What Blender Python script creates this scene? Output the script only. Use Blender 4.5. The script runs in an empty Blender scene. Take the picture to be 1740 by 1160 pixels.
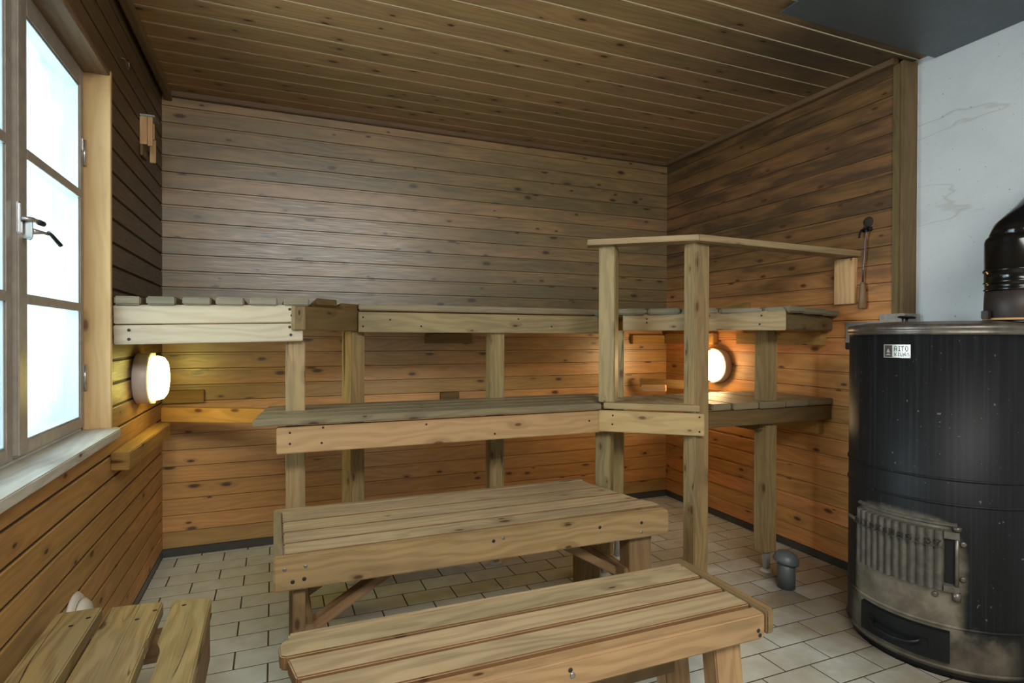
import bpy, bmesh, math, random
import numpy as np
from mathutils import Vector, Matrix
random.seed(7)
C = bpy.context.scene.collection
S = bpy.context.scene

# ---------------------------------------------------------------- camera
F, YAW, PIT, ROL, H = 980.0, .3922, -.0069, -.0028, 1.10
def cam_matrix():
    cy, sy = math.cos(YAW), math.sin(YAW)
    A = np.array([[cy, -sy, 0], [sy, cy, 0], [0, 0, 1.]])
    c, s = math.cos(PIT), math.sin(PIT)
    B = np.array([[1, 0, 0], [0, c, s], [0, -s, c]])
    c, s = math.cos(ROL), math.sin(ROL)
    R = np.array([[c, 0, -s], [0, 1, 0], [s, 0, c]])
    T = R @ B @ A                                # world -> (right, forward, up)
    r, f, u = T[0], T[1], T[2]
    return Matrix(((r[0], u[0], -f[0], 0), (r[1], u[1], -f[1], 0), (r[2], u[2], -f[2], H), (0, 0, 0, 1)))
cd = bpy.data.cameras.new('camera'); cam = bpy.data.objects.new('camera', cd); C.objects.link(cam)
cd.sensor_width = 36; cd.lens = F / 1740 * 36; cd.clip_start = .02
cam.matrix_world = cam_matrix(); S.camera = cam

# ---------------------------------------------------------------- view, sky, lights
S.view_settings.view_transform = 'Standard'; S.view_settings.look = 'None'
S.view_settings.gamma = 1; S.view_settings.use_curve_mapping = False
S.view_settings.exposure = 0.3
W = bpy.data.worlds.new('world'); S.world = W; W.use_nodes = True
W.node_tree.nodes['Background'].inputs[0].default_value = (.66, .90, 1.0, 1)
W.node_tree.nodes['Background'].inputs[1].default_value = 1.0
def area(name, loc, rot, sx, sy, power, col, portal=False):
    l = bpy.data.lights.new(name, 'AREA'); l.shape = 'RECTANGLE'; l.size = sx; l.size_y = sy
    l.energy = power; l.color = col
    if portal: l.cycles.is_portal = True
    o = bpy.data.objects.new(name, l); o.location = loc; o.rotation_euler = rot; C.objects.link(o); return o
area('window_portal', (-.93, 1.80, 1.4), (0, -math.pi/2, 0), 1.35, 1.3, 1, (1, 1, 1), True)
area('window_daylight', (-1.25, 1.95, 1.45), (0, -math.pi/2, 0), 1.3, 1.1, 29, (.84, .96, 1.0)).data.spread = math.radians(115)
area('room_fill', (.45, -.55, 2.26), (math.radians(28), 0, 0), 2.2, 0.9, 98, (.98, 1.0, .98))  # added fill to brighten the room; no fixture stands behind it

# ---------------------------------------------------------------- materials
def lin(c):
    return tuple(((x/255)/12.92 if x/255 <= .04045 else ((x/255+.055)/1.055)**2.4) for x in c) + (1,)
class NT:
    def __init__(s, name):
        s.m = bpy.data.materials.new(name); s.m.use_nodes = True; s.t = s.m.node_tree
        s.p = s.t.nodes['Principled BSDF']; s.out = s.t.nodes['Material Output']
    def n(s, ty, **kw):
        x = s.t.nodes.new(ty)
        for k, v in kw.items(): setattr(x, k, v)
        return x
    def l(s, a, b): s.t.links.new(a, b)
    def put(s, sock, v):
        if hasattr(v, 'links') or hasattr(v, 'is_linked'): s.l(v, sock)
        else: sock.default_value = v
    def math(s, op, a, b=0., c=0.):
        x = s.n('ShaderNodeMath', operation=op)
        s.put(x.inputs[0], a); s.put(x.inputs[1], b); s.put(x.inputs[2], c); return x.outputs[0]
    def mr(s, v, a, b, c=0., d=1., smooth=True):
        x = s.n('ShaderNodeMapRange'); x.interpolation_type = 'SMOOTHSTEP' if smooth else 'LINEAR'
        s.put(x.inputs[0], v); x.inputs[1].default_value = a; x.inputs[2].default_value = b
        x.inputs[3].default_value = c; x.inputs[4].default_value = d; return x.outputs[0]
    def mix(s, f, a, b, blend='MIX'):
        x = s.n('ShaderNodeMix', data_type='RGBA', blend_type=blend)
        s.put(x.inputs[0], f); s.put(x.inputs[6], a); s.put(x.inputs[7], b); return x.outputs[2]
    def noise(s, vec, scale=1., detail=2., rough=.5, dist=0.):
        x = s.n('ShaderNodeTexNoise'); s.l(vec, x.inputs['Vector'])
        x.inputs['Scale'].default_value = scale; x.inputs['Detail'].default_value = detail
        x.inputs['Roughness'].default_value = rough; x.inputs['Distortion'].default_value = dist
        return x.outputs[0]
    def comb(s, x, y, z=0.):
        c = s.n('ShaderNodeCombineXYZ'); s.put(c.inputs[0], x); s.put(c.inputs[1], y); s.put(c.inputs[2], z); return c.outputs[0]
    def obj(s): return s.n('ShaderNodeTexCoord').outputs['Object']
    def bump(s, h, st=.3, d=.002):
        b = s.n('ShaderNodeBump'); b.inputs['Strength'].default_value = st; b.inputs['Distance'].default_value = d
        s.l(h, b.inputs['Height']); s.l(b.outputs[0], s.p.inputs['Normal'])

def wood(name, base, dark, weather=None, wamt=.4, rough=.55, knots=.72, zmix=None, grain=.5, tone=.35, spec=.35, knotcol=(70, 38, 18), grains=1., ks=1., cracks=0., soot=None):
    """plank wood from the board UVs: u runs along the grain in metres, v across it"""
    t = NT(name)
    uv = t.n('ShaderNodeUVMap'); uv.uv_map = 'UVMap'
    sp = t.n('ShaderNodeSeparateXYZ'); t.l(uv.outputs[0], sp.inputs[0]); u, v = sp.outputs[0], sp.outputs[1]
    at = t.n('ShaderNodeAttribute'); at.attribute_name = 'tone'; tn = at.outputs['Fac']
    # knots
    vo = t.n('ShaderNodeTexVoronoi', voronoi_dimensions='2D'); vo.inputs['Scale'].default_value = 1
    t.l(t.comb(t.math('MULTIPLY', u, 5.5), t.math('MULTIPLY', v, 13.)), vo.inputs['Vector'])
    vs = t.n('ShaderNodeSeparateXYZ'); t.l(vo.outputs['Color'], vs.inputs[0])
    gate = t.math('GREATER_THAN', vs.outputs[0], knots)
    size = t.math('MULTIPLY_ADD', vs.outputs[1], .8, .45)
    d = t.math('DIVIDE', vo.outputs['Distance'], size)
    kn = t.math('MULTIPLY', t.mr(d, .045*ks, .13*ks, .9, 0.), gate)
    halo = t.math('MULTIPLY', t.mr(d, .05, .42, 1., 0.), gate)
    # grain
    low = t.noise(t.comb(t.math('MULTIPLY', u, 1.3), t.math('MULTIPLY', v, 6.)), 1., 3., .55)
    low2 = t.math('ADD', low, t.math('MULTIPLY', halo, .10))
    rings = t.math('SINE', t.math('MULTIPLY_ADD', low2, 48. * grains, t.math('MULTIPLY', v, 170. * grains)))
    rings = t.mr(rings, -1., 1.)
    fine = t.noise(t.comb(t.math('MULTIPLY', u, 7.), t.math('MULTIPLY', v, 260.)), 1., 4., .65)
    g = t.math('ADD', t.math('MULTIPLY', rings, .32), t.math('MULTIPLY', fine, .62))
    g = t.mr(g, .25, .85, 0., grain)
    col = t.mix(g, lin(base), lin(dark))
    patch = t.mr(t.noise(t.comb(t.math('MULTIPLY', u, 2.2), t.math('MULTIPLY', v, 9.)), 1., 3., .6), .35, .7)
    if weather:
        amt = t.math('MULTIPLY', patch, wamt)
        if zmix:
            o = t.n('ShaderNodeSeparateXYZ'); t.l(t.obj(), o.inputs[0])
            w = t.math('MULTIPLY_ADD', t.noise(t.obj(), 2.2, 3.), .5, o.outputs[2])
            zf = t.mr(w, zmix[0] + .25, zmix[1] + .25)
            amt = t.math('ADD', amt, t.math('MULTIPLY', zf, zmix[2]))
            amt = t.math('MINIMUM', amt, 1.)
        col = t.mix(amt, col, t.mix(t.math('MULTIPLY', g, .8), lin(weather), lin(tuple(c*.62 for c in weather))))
    col = t.mix(t.math('MULTIPLY', halo, .35), col, lin(tuple(c*.72 for c in dark)))
    col = t.mix(kn, col, lin(knotcol))
    if soot:
        o2 = t.n('ShaderNodeSeparateXYZ'); t.l(t.obj(), o2.inputs[0])
        dx = t.math('SUBTRACT', o2.outputs[0], soot[0]); dy = t.math('SUBTRACT', o2.outputs[1], soot[1])
        rr = t.math('SQRT', t.math('ADD', t.math('MULTIPLY', dx, dx), t.math('MULTIPLY', dy, dy)))
        rr = t.math('MULTIPLY_ADD', t.noise(t.obj(), 2.5, 4., .6), .6, rr)
        col = t.mix(t.mr(rr, .35, soot[2] + .3, .8, 0.), col, lin((52, 48, 46)))
    if cracks:
        cn = t.noise(t.comb(t.math('MULTIPLY', u, 1.1), t.math('MULTIPLY', v, 24.)), 1., 1.5, .4)
        cm = t.mr(t.noise(t.comb(t.math('MULTIPLY', u, 2.6), t.math('MULTIPLY', v, 12.), 9.), 1., 2.), .52, .6)
        ck = t.math('MULTIPLY', t.mr(t.math('ABSOLUTE', t.math('SUBTRACT', cn, .5)), .002, .012, 1., 0.), cm)
        col = t.mix(t.math('MULTIPLY', ck, cracks), col, lin(tuple(c*.35 for c in dark)))
    # every board has its own tone
    tv = t.math('MULTIPLY_ADD', tn, tone, 1 - tone*.5)
    hs = t.n('ShaderNodeHueSaturation'); t.l(col, hs.inputs['Color']); t.l(tv, hs.inputs['Value'])
    t.l(t.math('MULTIPLY_ADD', tn, -.015, .5075), hs.inputs['Hue'])
    t.l(hs.outputs[0], t.p.inputs['Base Color'])
    t.l(t.mr(fine, .2, .8, rough - .1, rough + .15), t.p.inputs['Roughness'])
    t.p.inputs['Specular IOR Level'].default_value = spec
    t.bump(t.math('SUBTRACT', 1., g), .25, .0012)
    return t.m
def plain(name, col, rough=.5, metal=0., noise=0., scale=12., bump=0., col2=None, spec=.5):
    t = NT(name)
    if noise:
        nz = t.mr(t.noise(t.obj(), scale, 5., .6), .3, .7)
        t.l(t.mix(t.math('MULTIPLY', nz, noise), lin(col), lin(col2 or tuple(c*.5 for c in col))), t.p.inputs['Base Color'])
        if bump: t.bump(nz, bump, .002)
    else: t.p.inputs['Base Color'].default_value = lin(col)
    t.p.inputs['Roughness'].default_value = rough; t.p.inputs['Metallic'].default_value = metal
    t.p.inputs['Specular IOR Level'].default_value = spec
    return t.m
def glow(name, col, strength):
    t = NT(name); t.p.inputs['Base Color'].default_value = lin((240, 235, 220))
    t.p.inputs['Emission Color'].default_value = col; t.p.inputs['Emission Strength'].default_value = strength
    return t.m
M = {}
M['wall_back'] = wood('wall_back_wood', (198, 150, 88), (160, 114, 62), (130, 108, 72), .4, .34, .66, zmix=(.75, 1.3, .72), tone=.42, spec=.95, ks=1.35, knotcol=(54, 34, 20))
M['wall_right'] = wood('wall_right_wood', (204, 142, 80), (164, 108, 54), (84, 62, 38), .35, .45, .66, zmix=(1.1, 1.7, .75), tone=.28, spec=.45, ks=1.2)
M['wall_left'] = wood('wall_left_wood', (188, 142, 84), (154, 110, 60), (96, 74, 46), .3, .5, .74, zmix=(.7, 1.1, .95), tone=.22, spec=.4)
M['ceil'] = wood('ceiling_wood', (174, 136, 90), (134, 98, 60), (138, 112, 78), .5, .5, .66, soot=(2.15, 1.75, 1.0), tone=.22, knotcol=(46, 28, 16))
M['tongue_l'] = plain('bare_tongue_wood', (240, 222, 180), .6)
M['tongue_d'] = plain('tongue_wood', (62, 44, 26), .8)
M['tongue_m'] = plain('brown_tongue_wood', (70, 48, 26), .8)
M['trim'] = wood('trim_wood', (120, 92, 64), (96, 70, 46), (100, 82, 60), .5, .5, .9, tone=.1)
M['jamb'] = wood('jamb_wood', (206, 166, 116), (178, 132, 84), None, tone=.1, knots=.5, knotcol=(110, 70, 40), grain=.35)
M['head'] = wood('head_board_wood', (124, 98, 66), (98, 74, 46), None, tone=.1, knots=.9, grain=.6)
M['sill'] = wood('sill_wood', (196, 188, 172), (160, 150, 132), (206, 204, 196), .6, .5, .95, tone=.1, grain=.45)
M['bench'] = wood('bench_wood', (176, 152, 116), (130, 104, 72), (140, 122, 94), .65, .45, .93, tone=.24, grain=.6)
M['bench_f'] = wood('bench_front_wood', (168, 136, 94), (126, 94, 58), (136, 112, 80), .6, .45, .9, tone=.12, grain=.6)
M['bench_leg'] = wood('bench_leg_wood', (134, 104, 68), (100, 74, 46), (116, 98, 74), .5, .55, .85, tone=.15)
M['edge'] = wood('plank_edge_gap_shade_wood', (124, 88, 56), (92, 62, 38), None, tone=.15)  # plank sides: brown edge wood darkened for the shade in the gaps
M['bench_l'] = wood('window_bench_wood', (168, 142, 92), (128, 98, 54), (146, 134, 108), .5, .55, .82, tone=.16, grain=.75, cracks=.9)
M['deck'] = wood('deck_wood', (140, 122, 92), (104, 88, 62), (134, 124, 100), .6, .5, .86, tone=.22)
M['slat_end'] = wood('slat_wood', (124, 112, 88), (90, 80, 60), (118, 112, 94), .6, .7, .9, tone=.25)
M['rail_pale'] = wood('pale_rail_wood', (188, 168, 140), (160, 138, 108), (172, 158, 134), .5, .5, .93, tone=.08, grain=.45)
M['rail'] = wood('rail_wood', (160, 136, 94), (126, 100, 64), (132, 118, 88), .55, .5, .62, tone=.15, grain=.6)
M['rail_new'] = wood('honey_rail_wood', (184, 150, 104), (152, 116, 72), (170, 142, 100), .35, .5, .55, tone=.1, knotcol=(104, 58, 28))
M['rail_dark'] = wood('brown_rail_wood', (116, 92, 56), (88, 68, 38), (100, 84, 56), .5, .55, .8, tone=.1)
M['post'] = wood('post_wood', (158, 132, 88), (124, 98, 60), (128, 114, 84), .6, .5, .58, tone=.16, knotcol=(96, 54, 28), grain=.6, cracks=.85)
M['batten'] = wood('batten_wood', (172, 132, 72), (138, 98, 48), (146, 116, 70), .3, .55, .75, tone=.14)
M['fresh'] = wood('fresh_wood', (206, 168, 118), (178, 130, 78), None, tone=.1, knots=.7, grain=.55)
M['grout'] = plain('grout', (84, 68, 50), .85, noise=.5, scale=20)
M['cove'] = plain('dark_skirting_tile', (70, 70, 66), .35, noise=.4, scale=9)
M['screw'] = plain('screw_metal', (150, 150, 148), .3, .9)
M['nail'] = plain('nail_head', (52, 50, 48), .5, .6)
M['galv'] = plain('galvanised_foot', (176, 178, 178), .4, .5, noise=.3)
M['disc'] = plain('plastic_foot_disc', (196, 192, 180), .5)
M['sash'] = plain('sash_paint', (158, 147, 134), .4, noise=.25, scale=30)
M['sash_in'] = plain('sash_inner_paint', (198, 206, 208), .45)
M['putty'] = plain('sash_edge_seal', (214, 214, 210), .5)
M['reveal'] = plain('white_reveal_paint', (172, 190, 198), .6)
M['chrome'] = plain('latch_metal', (190, 190, 186), .25, .85)
M['blackp'] = plain('black_plastic', (26, 26, 30), .35)
M['lampbase'] = plain('lamp_base_plastic', (196, 180, 166), .4)
M['glowL'] = glow('lit_glass_yellow', (1., .84, .20, 1), 16.)
M['glowR'] = glow('lit_glass_warm', (1., .66, .30, 1), 30.)
M['panel'] = plain('zinc_sheet', (96, 104, 108), .42, .35, noise=.3, scale=3)
M['pvc'] = plain('grey_pvc', (84, 88, 88), .42)
M['vent'] = plain('white_vent_plastic', (214, 206, 190), .45)
M['iron'] = plain('cast_iron', (104, 98, 88), .55, .35, noise=.5, scale=40, bump=.3)
M['rim'] = plain('stove_rim_steel', (120, 112, 102), .4, .7, noise=.6, scale=24)
M['pipe'] = plain('black_enamel_pipe', (20, 19, 19), .16, .35, spec=.6)
M['pipe_old'] = plain('sooty_pipe', (58, 48, 44), .5, .3, noise=.5, scale=18)
M['gasket'] = plain('fibre_gasket', (190, 150, 100), .8)
M['plate'] = plain('name_plate_alu', (172, 168, 160), .35, .7)
M['plate_dark'] = plain('name_plate_relief', (64, 60, 56), .5, .4)
M['drawer'] = plain('drawer_black_metal', (30, 32, 34), .4, .5, noise=.3, scale=30)
M['block'] = plain('calcium_silicate_block', (158, 150, 138), .85, noise=.3, scale=60, bump=.2)
M['boxmetal'] = plain('wall_plate_metal', (150, 150, 150), .4, .5)
M['poker'] = plain('poker_steel', (112, 96, 96), .35, .8)
M['hook'] = plain('blackened_hook', (30, 26, 24), .6, .5)
M['wire'] = plain('wire_steel', (150, 150, 146), .35, .8)
M['soot'] = plain('soot_mark', (46, 36, 26), .8)

def glass_mat():
    t = NT('window_glass'); t.t.nodes.remove(t.p)
    tr = t.n('ShaderNodeBsdfTransparent'); gl = t.n('ShaderNodeBsdfGlossy'); gl.inputs['Roughness'].default_value = .02
    lw = t.n('ShaderNodeLayerWeight'); lw.inputs[0].default_value = .5; mx = t.n('ShaderNodeMixShader')
    tr.inputs[0].default_value = (.96, .985, .99, 1)
    t.l(t.math('MULTIPLY_ADD', t.math('POWER', lw.outputs['Facing'], 5.), .35, .03), mx.inputs[0]); t.l(tr.outputs[0], mx.inputs[1]); t.l(gl.outputs[0], mx.inputs[2]); t.l(mx.outputs[0], t.out.inputs[0])
    return t.m
M['glass'] = glass_mat()
def frost_mat():
    """outer pane: misted, milky glass that lets the daylight through"""
    t = NT('misted_glass'); t.t.nodes.remove(t.p)
    tr = t.n('ShaderNodeBsdfTransparent'); tr.inputs[0].default_value = (.95, .98, 1, 1)
    tl = t.n('ShaderNodeBsdfTranslucent'); tl.inputs[0].default_value = (.9, .96, 1, 1); mx = t.n('ShaderNodeMixShader')
    nz = t.mr(t.noise(t.obj(), 5., 4.), .3, .75, .03, .14)
    t.l(nz, mx.inputs[0]); t.l(tr.outputs[0], mx.inputs[1]); t.l(tl.outputs[0], mx.inputs[2]); t.l(mx.outputs[0], t.out.inputs[0])
    return t.m
M['frost'] = frost_mat()
def plaster_mat():
    t = NT('white_masonry_paint'); o = t.obj()
    n1 = t.noise(o, 3.5, 5., .6); n2 = t.noise(o, 45., 4., .6)
    mp = t.n('ShaderNodeMapping'); mp.inputs['Rotation'].default_value = (.55, 0, 0); mp.inputs['Scale'].default_value = (1, 1, 4); t.l(o, mp.inputs[0])
    cr = t.noise(mp.outputs[0], .7, 4., .5)
    crk = t.mr(t.math('ABSOLUTE', t.math('SUBTRACT', cr, .53)), .0, .006, 1., 0.)
    sp = t.mr(t.noise(o, 75., 2.), .70, .74)
    c = t.mix(t.math('MULTIPLY', t.mr(n1, .35, .7), .5), lin((206, 208, 208)), lin((184, 188, 190)))
    c = t.mix(t.math('MULTIPLY', sp, .6), c, lin((110, 104, 96)))
    c = t.mix(t.math('MULTIPLY', crk, .3), c, lin((150, 140, 124)))
    t.l(c, t.p.inputs['Base Color']); t.p.inputs['Roughness'].default_value = .6
    t.bump(t.math('ADD', t.math('MULTIPLY', n2, .5), t.math('ADD', n1, t.math('MULTIPLY', crk, .4))), .35, .006)
    return t.m
M['plaster'] = plaster_mat()
def tile_mat():
    t = NT('floor_tile'); o = t.obj()
    at = t.n('ShaderNodeAttribute'); at.attribute_name = 'tone'; tn = at.outputs['Fac']
    n = t.noise(o, 14., 4., .6); n2 = t.noise(o, 2.4, 5., .65)
    c = t.mix(t.mr(n, .3, .75), lin((204, 210, 204)), lin((188, 192, 180)))
    c = t.mix(t.math('MULTIPLY', tn, .35), c, lin((184, 180, 158)))
    s = t.n('ShaderNodeSeparateXYZ'); t.l(o, s.inputs[0])
    # soot and ash trodden into the tiles around the stove
    dx = t.math('SUBTRACT', s.outputs[0], 2.28); dy = t.math('SUBTRACT', s.outputs[1], 1.62)
    r = t.math('SQRT', t.math('ADD', t.math('MULTIPLY', dx, dx), t.math('MULTIPLY', dy, dy)))
    w = t.math('ADD', r, t.math('MULTIPLY_ADD', n2, -.8, .4))
    so = t.mr(w, .2, .75, .85, 0.)
    so = t.math('MULTIPLY', so, t.math('MULTIPLY_ADD', tn, .5, .6))
    c = t.mix(so, c, lin((74, 66, 56)))
    # patches of brown, stronger towards the stove side
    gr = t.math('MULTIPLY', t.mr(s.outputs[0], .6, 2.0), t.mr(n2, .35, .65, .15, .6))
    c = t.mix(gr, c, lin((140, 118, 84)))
    t.l(c, t.p.inputs['Base Color']); t.l(t.mr(n, .2, .8, .3, .5), t.p.inputs['Roughness'])
    return t.m
M['tile'] = tile_mat()
def stove_mat():
    """black sheet steel; round the fire door the enamel has burnt to a grey-brown patch of its own"""
    t = NT('stove_sheet_steel'); o = t.n('ShaderNodeTexCoord').outputs['Object']; s = t.n('ShaderNodeSeparateXYZ'); t.l(o, s.inputs[0])
    a = t.math('ARCTAN2', t.math('MULTIPLY', s.outputs[1], -1.), t.math('MULTIPLY', s.outputs[0], -1.))   # 0 = facing -x, + towards -y
    z = s.outputs[2]; nz = t.noise(o, 16., 4., .6)
    ax = t.math('DIVIDE', t.math('ABSOLUTE', t.math('SUBTRACT', a, .11)), .60)
    az = t.math('DIVIDE', t.math('ABSOLUTE', t.math('SUBTRACT', z, .29)), .225)
    p = t.math('ADD', t.math('POWER', ax, 4.), t.math('POWER', az, 4.))
    burn = t.mr(t.math('MULTIPLY_ADD', nz, .5, p), .75, 1.55, .8, 0.)
    lowr = t.mr(t.math('MULTIPLY_ADD', nz, .12, z), .16, .24, .55, 0.)
    lowr = t.math('MULTIPLY', lowr, t.mr(t.math('ABSOLUTE', t.math('SUBTRACT', a, .3)), .75, 1.0, 1., 0.))
    burn = t.math('MAXIMUM', burn, lowr)
    st = t.noise(t.comb(t.math('MULTIPLY', a, 30.), 0., t.math('MULTIPLY', z, 1.5)), 1., 3.)
    c = t.mix(t.math('MULTIPLY', t.mr(st, .4, .75), .35), lin((20, 20, 21)), lin((44, 47, 50)))
    sp = t.mr(t.noise(o, 60., 2.), .70, .76)
    c = t.mix(t.math('MULTIPLY', sp, .5), c, lin((120, 122, 118)))
    c = t.mix(burn, c, t.mix(t.mr(nz, .3, .7), lin((140, 130, 112)), lin((108, 98, 84))))
    t.l(c, t.p.inputs['Base Color']); t.l(t.mr(burn, 0., .8, .50, .7), t.p.inputs['Roughness'])
    t.p.inputs['Metallic'].default_value = 0.; t.p.inputs['Specular IOR Level'].default_value = .22
    return t.m
M['stove'] = stove_mat()

# ---------------------------------------------------------------- mesh helpers
def new():
    bm = bmesh.new(); bm.loops.layers.uv.new('UVMap'); bm.faces.layers.float.new('tone'); return bm
def merge(dst, src, g=None, mat=0, tone=None, off=None):
    uvl = dst.loops.layers.uv['UVMap']; tl = dst.faces.layers.float['tone']
    if tone is None: tone = random.random()
    if off is None: off = (random.uniform(0, 40), random.uniform(0, 40))
    vm = {v: dst.verts.new(v.co) for v in src.verts}
    src.normal_update()
    for f in src.faces:
        try: nf = dst.faces.new([vm[v] for v in f.verts])
        except ValueError: continue
        nf.smooth = f.smooth; nf.material_index = mat; nf[tl] = tone
        if g is not None:
            n = f.normal
            if abs(n.dot(g)) > .75:
                a = Vector((0, 0, 1)) if abs(g.z) < .9 else Vector((1, 0, 0)); b = a.cross(g)
                for l0, l1 in zip(f.loops, nf.loops): l1[uvl].uv = (l0.vert.co.dot(b)*.35 + off[0], l0.vert.co.dot(a) + off[1])
            else:
                w = n.cross(g).normalized()
                k = 5.3 if abs(n.z) > .7 else 0
                for l0, l1 in zip(f.loops, nf.loops): l1[uvl].uv = (l0.vert.co.dot(g) + off[0], l0.vert.co.dot(w) + off[1] + k)
    src.free()
def prism(bm, pts, z0, z1, g=(1, 0, 0), bev=.003, mat=0, tone=None, seg=2, M4=None):
    """upright prism over the outline pts (x, y), bevelled, wood grain along g"""
    t = bmesh.new()
    a = sum(pts[i][0]*pts[(i+1) % len(pts)][1] - pts[(i+1) % len(pts)][0]*pts[i][1] for i in range(len(pts)))
    if a < 0: pts = pts[::-1]
    lo = [t.verts.new((x, y, z0)) for x, y in pts]; hi = [t.verts.new((x, y, z1)) for x, y in pts]
    t.faces.new(lo[::-1]); t.faces.new(hi)
    for i in range(len(pts)):
        j = (i+1) % len(pts); t.faces.new((lo[i], lo[j], hi[j], hi[i]))
    if bev: bmesh.ops.bevel(t, geom=list(t.edges), offset=bev, segments=seg, affect='EDGES', clamp_overlap=True)
    g = Vector(g).normalized()
    if M4 is not None:
        t.transform(M4); g = (M4.to_3x3() @ g).normalized()
    merge(bm, t, g, mat, tone); return bm
def box(bm, x0, x1, y0, y1, z0, z1, g=None, **k):
    if g is None:
        d = (x1-x0, y1-y0, z1-z0); i = d.index(max(d)); g = [(1, 0, 0), (0, 1, 0), (0, 0, 1)][i]
    return prism(bm, [(x0, y0), (x1, y0), (x1, y1), (x0, y1)], z0, z1, g, **k)
def plank(bm, p, q, w, h, up=(0, 0, 1), **k):
    """board whose centre line runs from p to q; w across, h along up"""
    p, q = Vector(p), Vector(q); d = (q-p); L = d.length; d.normalize()
    up = Vector(up); s = up.cross(d).normalized(); up = d.cross(s).normalized()
    m = Matrix(((d.x, s.x, up.x, p.x), (d.y, s.y, up.y, p.y), (d.z, s.z, up.z, p.z), (0, 0, 0, 1)))
    return prism(bm, [(0, -w/2), (L, -w/2), (L, w/2), (0, w/2)], -h/2, h/2, (1, 0, 0), M4=m, **k)
def front(p, q, t0, t1):
    """outline of a board whose front face runs p -> q in plan and which is t0..t1 thick away from the camera"""
    p, q = Vector(p), Vector(q); d = (q-p).normalized(); n = Vector((-d.y, d.x))
    if n.dot((p+q)/2) < 0: n = -n
    return [tuple(p+n*t0), tuple(q+n*t0), tuple(q+n*t1), tuple(p+n*t1)]
def sqpost(cx, cy, s, ang, s2=None):
    s2 = s2 or s; c, w = math.cos(math.radians(ang)), math.sin(math.radians(ang))
    return [(cx + a*c - b*w, cy + a*w + b*c) for a, b in ((-s/2, -s2/2), (s/2, -s2/2), (s/2, s2/2), (-s/2, s2/2))]
def lathe(bm, prof, seg=48, M4=None, a0=0., a1=360., close=True, mat=0, smooth=True):
    t = bmesh.new(); full = abs(a1-a0) >= 359.9; n = seg if full else seg+1; rings = []
    for r, z in prof:
        if r < 1e-6: rings.append([t.verts.new((0, 0, z))]); continue
        rings.append([t.verts.new((r*math.cos(math.radians(a0+(a1-a0)*i/seg)), r*math.sin(math.radians(a0+(a1-a0)*i/seg)), z)) for i in range(n)])
    for A, B in zip(rings[:-1], rings[1:]):
        for i in range(seg):
            j = (i+1) % n if full else i+1
            if len(A) == 1 and len(B) == 1: continue
            if len(A) == 1: vs = (A[0], B[j], B[i])
            elif len(B) == 1: vs = (A[i], A[j], B[0])
            else: vs = (A[i], A[j], B[j], B[i])
            try: f = t.faces.new(vs); f.smooth = smooth
            except ValueError: pass
    bmesh.ops.recalc_face_normals(t, faces=t.faces)
    if M4 is not None: t.transform(M4)
    merge(bm, t, None, mat); return bm
def tube(bm, pts, r, seg=10, mat=0):
    """round bar along pts; r one number or one per point"""
    t = bmesh.new(); pts = [Vector(p) for p in pts]; rs = r if isinstance(r, (list, tuple)) else [r]*len(pts)
    prev = None; rings = []
    for i, p in enumerate(pts):
        d = (pts[min(i+1, len(pts)-1)] - pts[max(i-1, 0)]).normalized()
        if prev is None: s = d.orthogonal().normalized()
        else: s = (prev - d*prev.dot(d)).normalized()
        prev = s; w = d.cross(s)
        rings.append([t.verts.new(p + (s*math.cos(2*math.pi*k/seg) + w*math.sin(2*math.pi*k/seg))*rs[i]) for k in range(seg)])
    for A, B in zip(rings[:-1], rings[1:]):
        for k in range(seg):
            f = t.faces.new((A[k], A[(k+1) % seg], B[(k+1) % seg], B[k])); f.smooth = True
    t.faces.new(rings[0][::-1]); t.faces.new(rings[-1])
    merge(bm, t, Vector((0, 0, 1)), mat); return bm
def shell(bm, cx, cy, r0, r1, a0, a1, z0, z1, seg=24, bev=.002, mat=0, rfun=None):
    """curved plate lying on a cylinder (angles in degrees)"""
    t = bmesh.new(); cols = []
    for i in range(seg+1):
        a = math.radians(a0+(a1-a0)*i/seg); rr = r1 if rfun is None else rfun(i/seg)
        c, s = math.cos(a), math.sin(a)
        cols.append([t.verts.new((cx+r*c, cy+r*s, z)) for r, z in ((r0, z0), (rr, z0+bev), (rr, z1-bev), (r0, z1))])
    for A, B in zip(cols[:-1], cols[1:]):
        for k in range(4): t.faces.new((A[k], B[k], B[(k+1) % 4], A[(k+1) % 4]))
    t.faces.new(cols[0]); t.faces.new(cols[-1][::-1])
    bmesh.ops.recalc_face_normals(t, faces=t.faces)
    merge(bm, t, Vector((0, 0, 1)), mat); return bm
def obj(name, bm, mats, parent=None, label=None):
    me = bpy.data.meshes.new(name)
    if parent is not None:
        w = Vector((0, 0, 0)); p = parent
        while p is not None: w += p.location; p = p.parent
        bmesh.ops.translate(bm, verts=bm.verts, vec=-w)
    bm.to_mesh(me); bm.free()
    for m in (mats if isinstance(mats, (list, tuple)) else [mats]): me.materials.append(M[m] if isinstance(m, str) else m)
    o = bpy.data.objects.new(name, me); C.objects.link(o)
    if parent is not None: o.parent = parent
    if label: o['label'] = label
    return o
def thing(name, loc, label, cat, group=None):
    o = bpy.data.objects.new(name, None); C.objects.link(o); o.location = loc; o.empty_display_size = .1
    o['label'] = label; o['category'] = cat
    if group: o['group'] = group
    return o
def tag(o, label, cat, group=None):
    o['label'] = label; o['category'] = cat
    if group: o['group'] = group
    return o
def struct(name, bm, mats):
    o = obj(name, bm, mats); o['kind'] = 'structure'; return o

D = 3.31
def XR(y): return 2.5356 - .0174*(3.3107 - y)
def XL(y): return -.510 - .0078*(3.3107 - y)
MOD = .0818; Z0 = .04; ZC = 2.315

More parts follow.
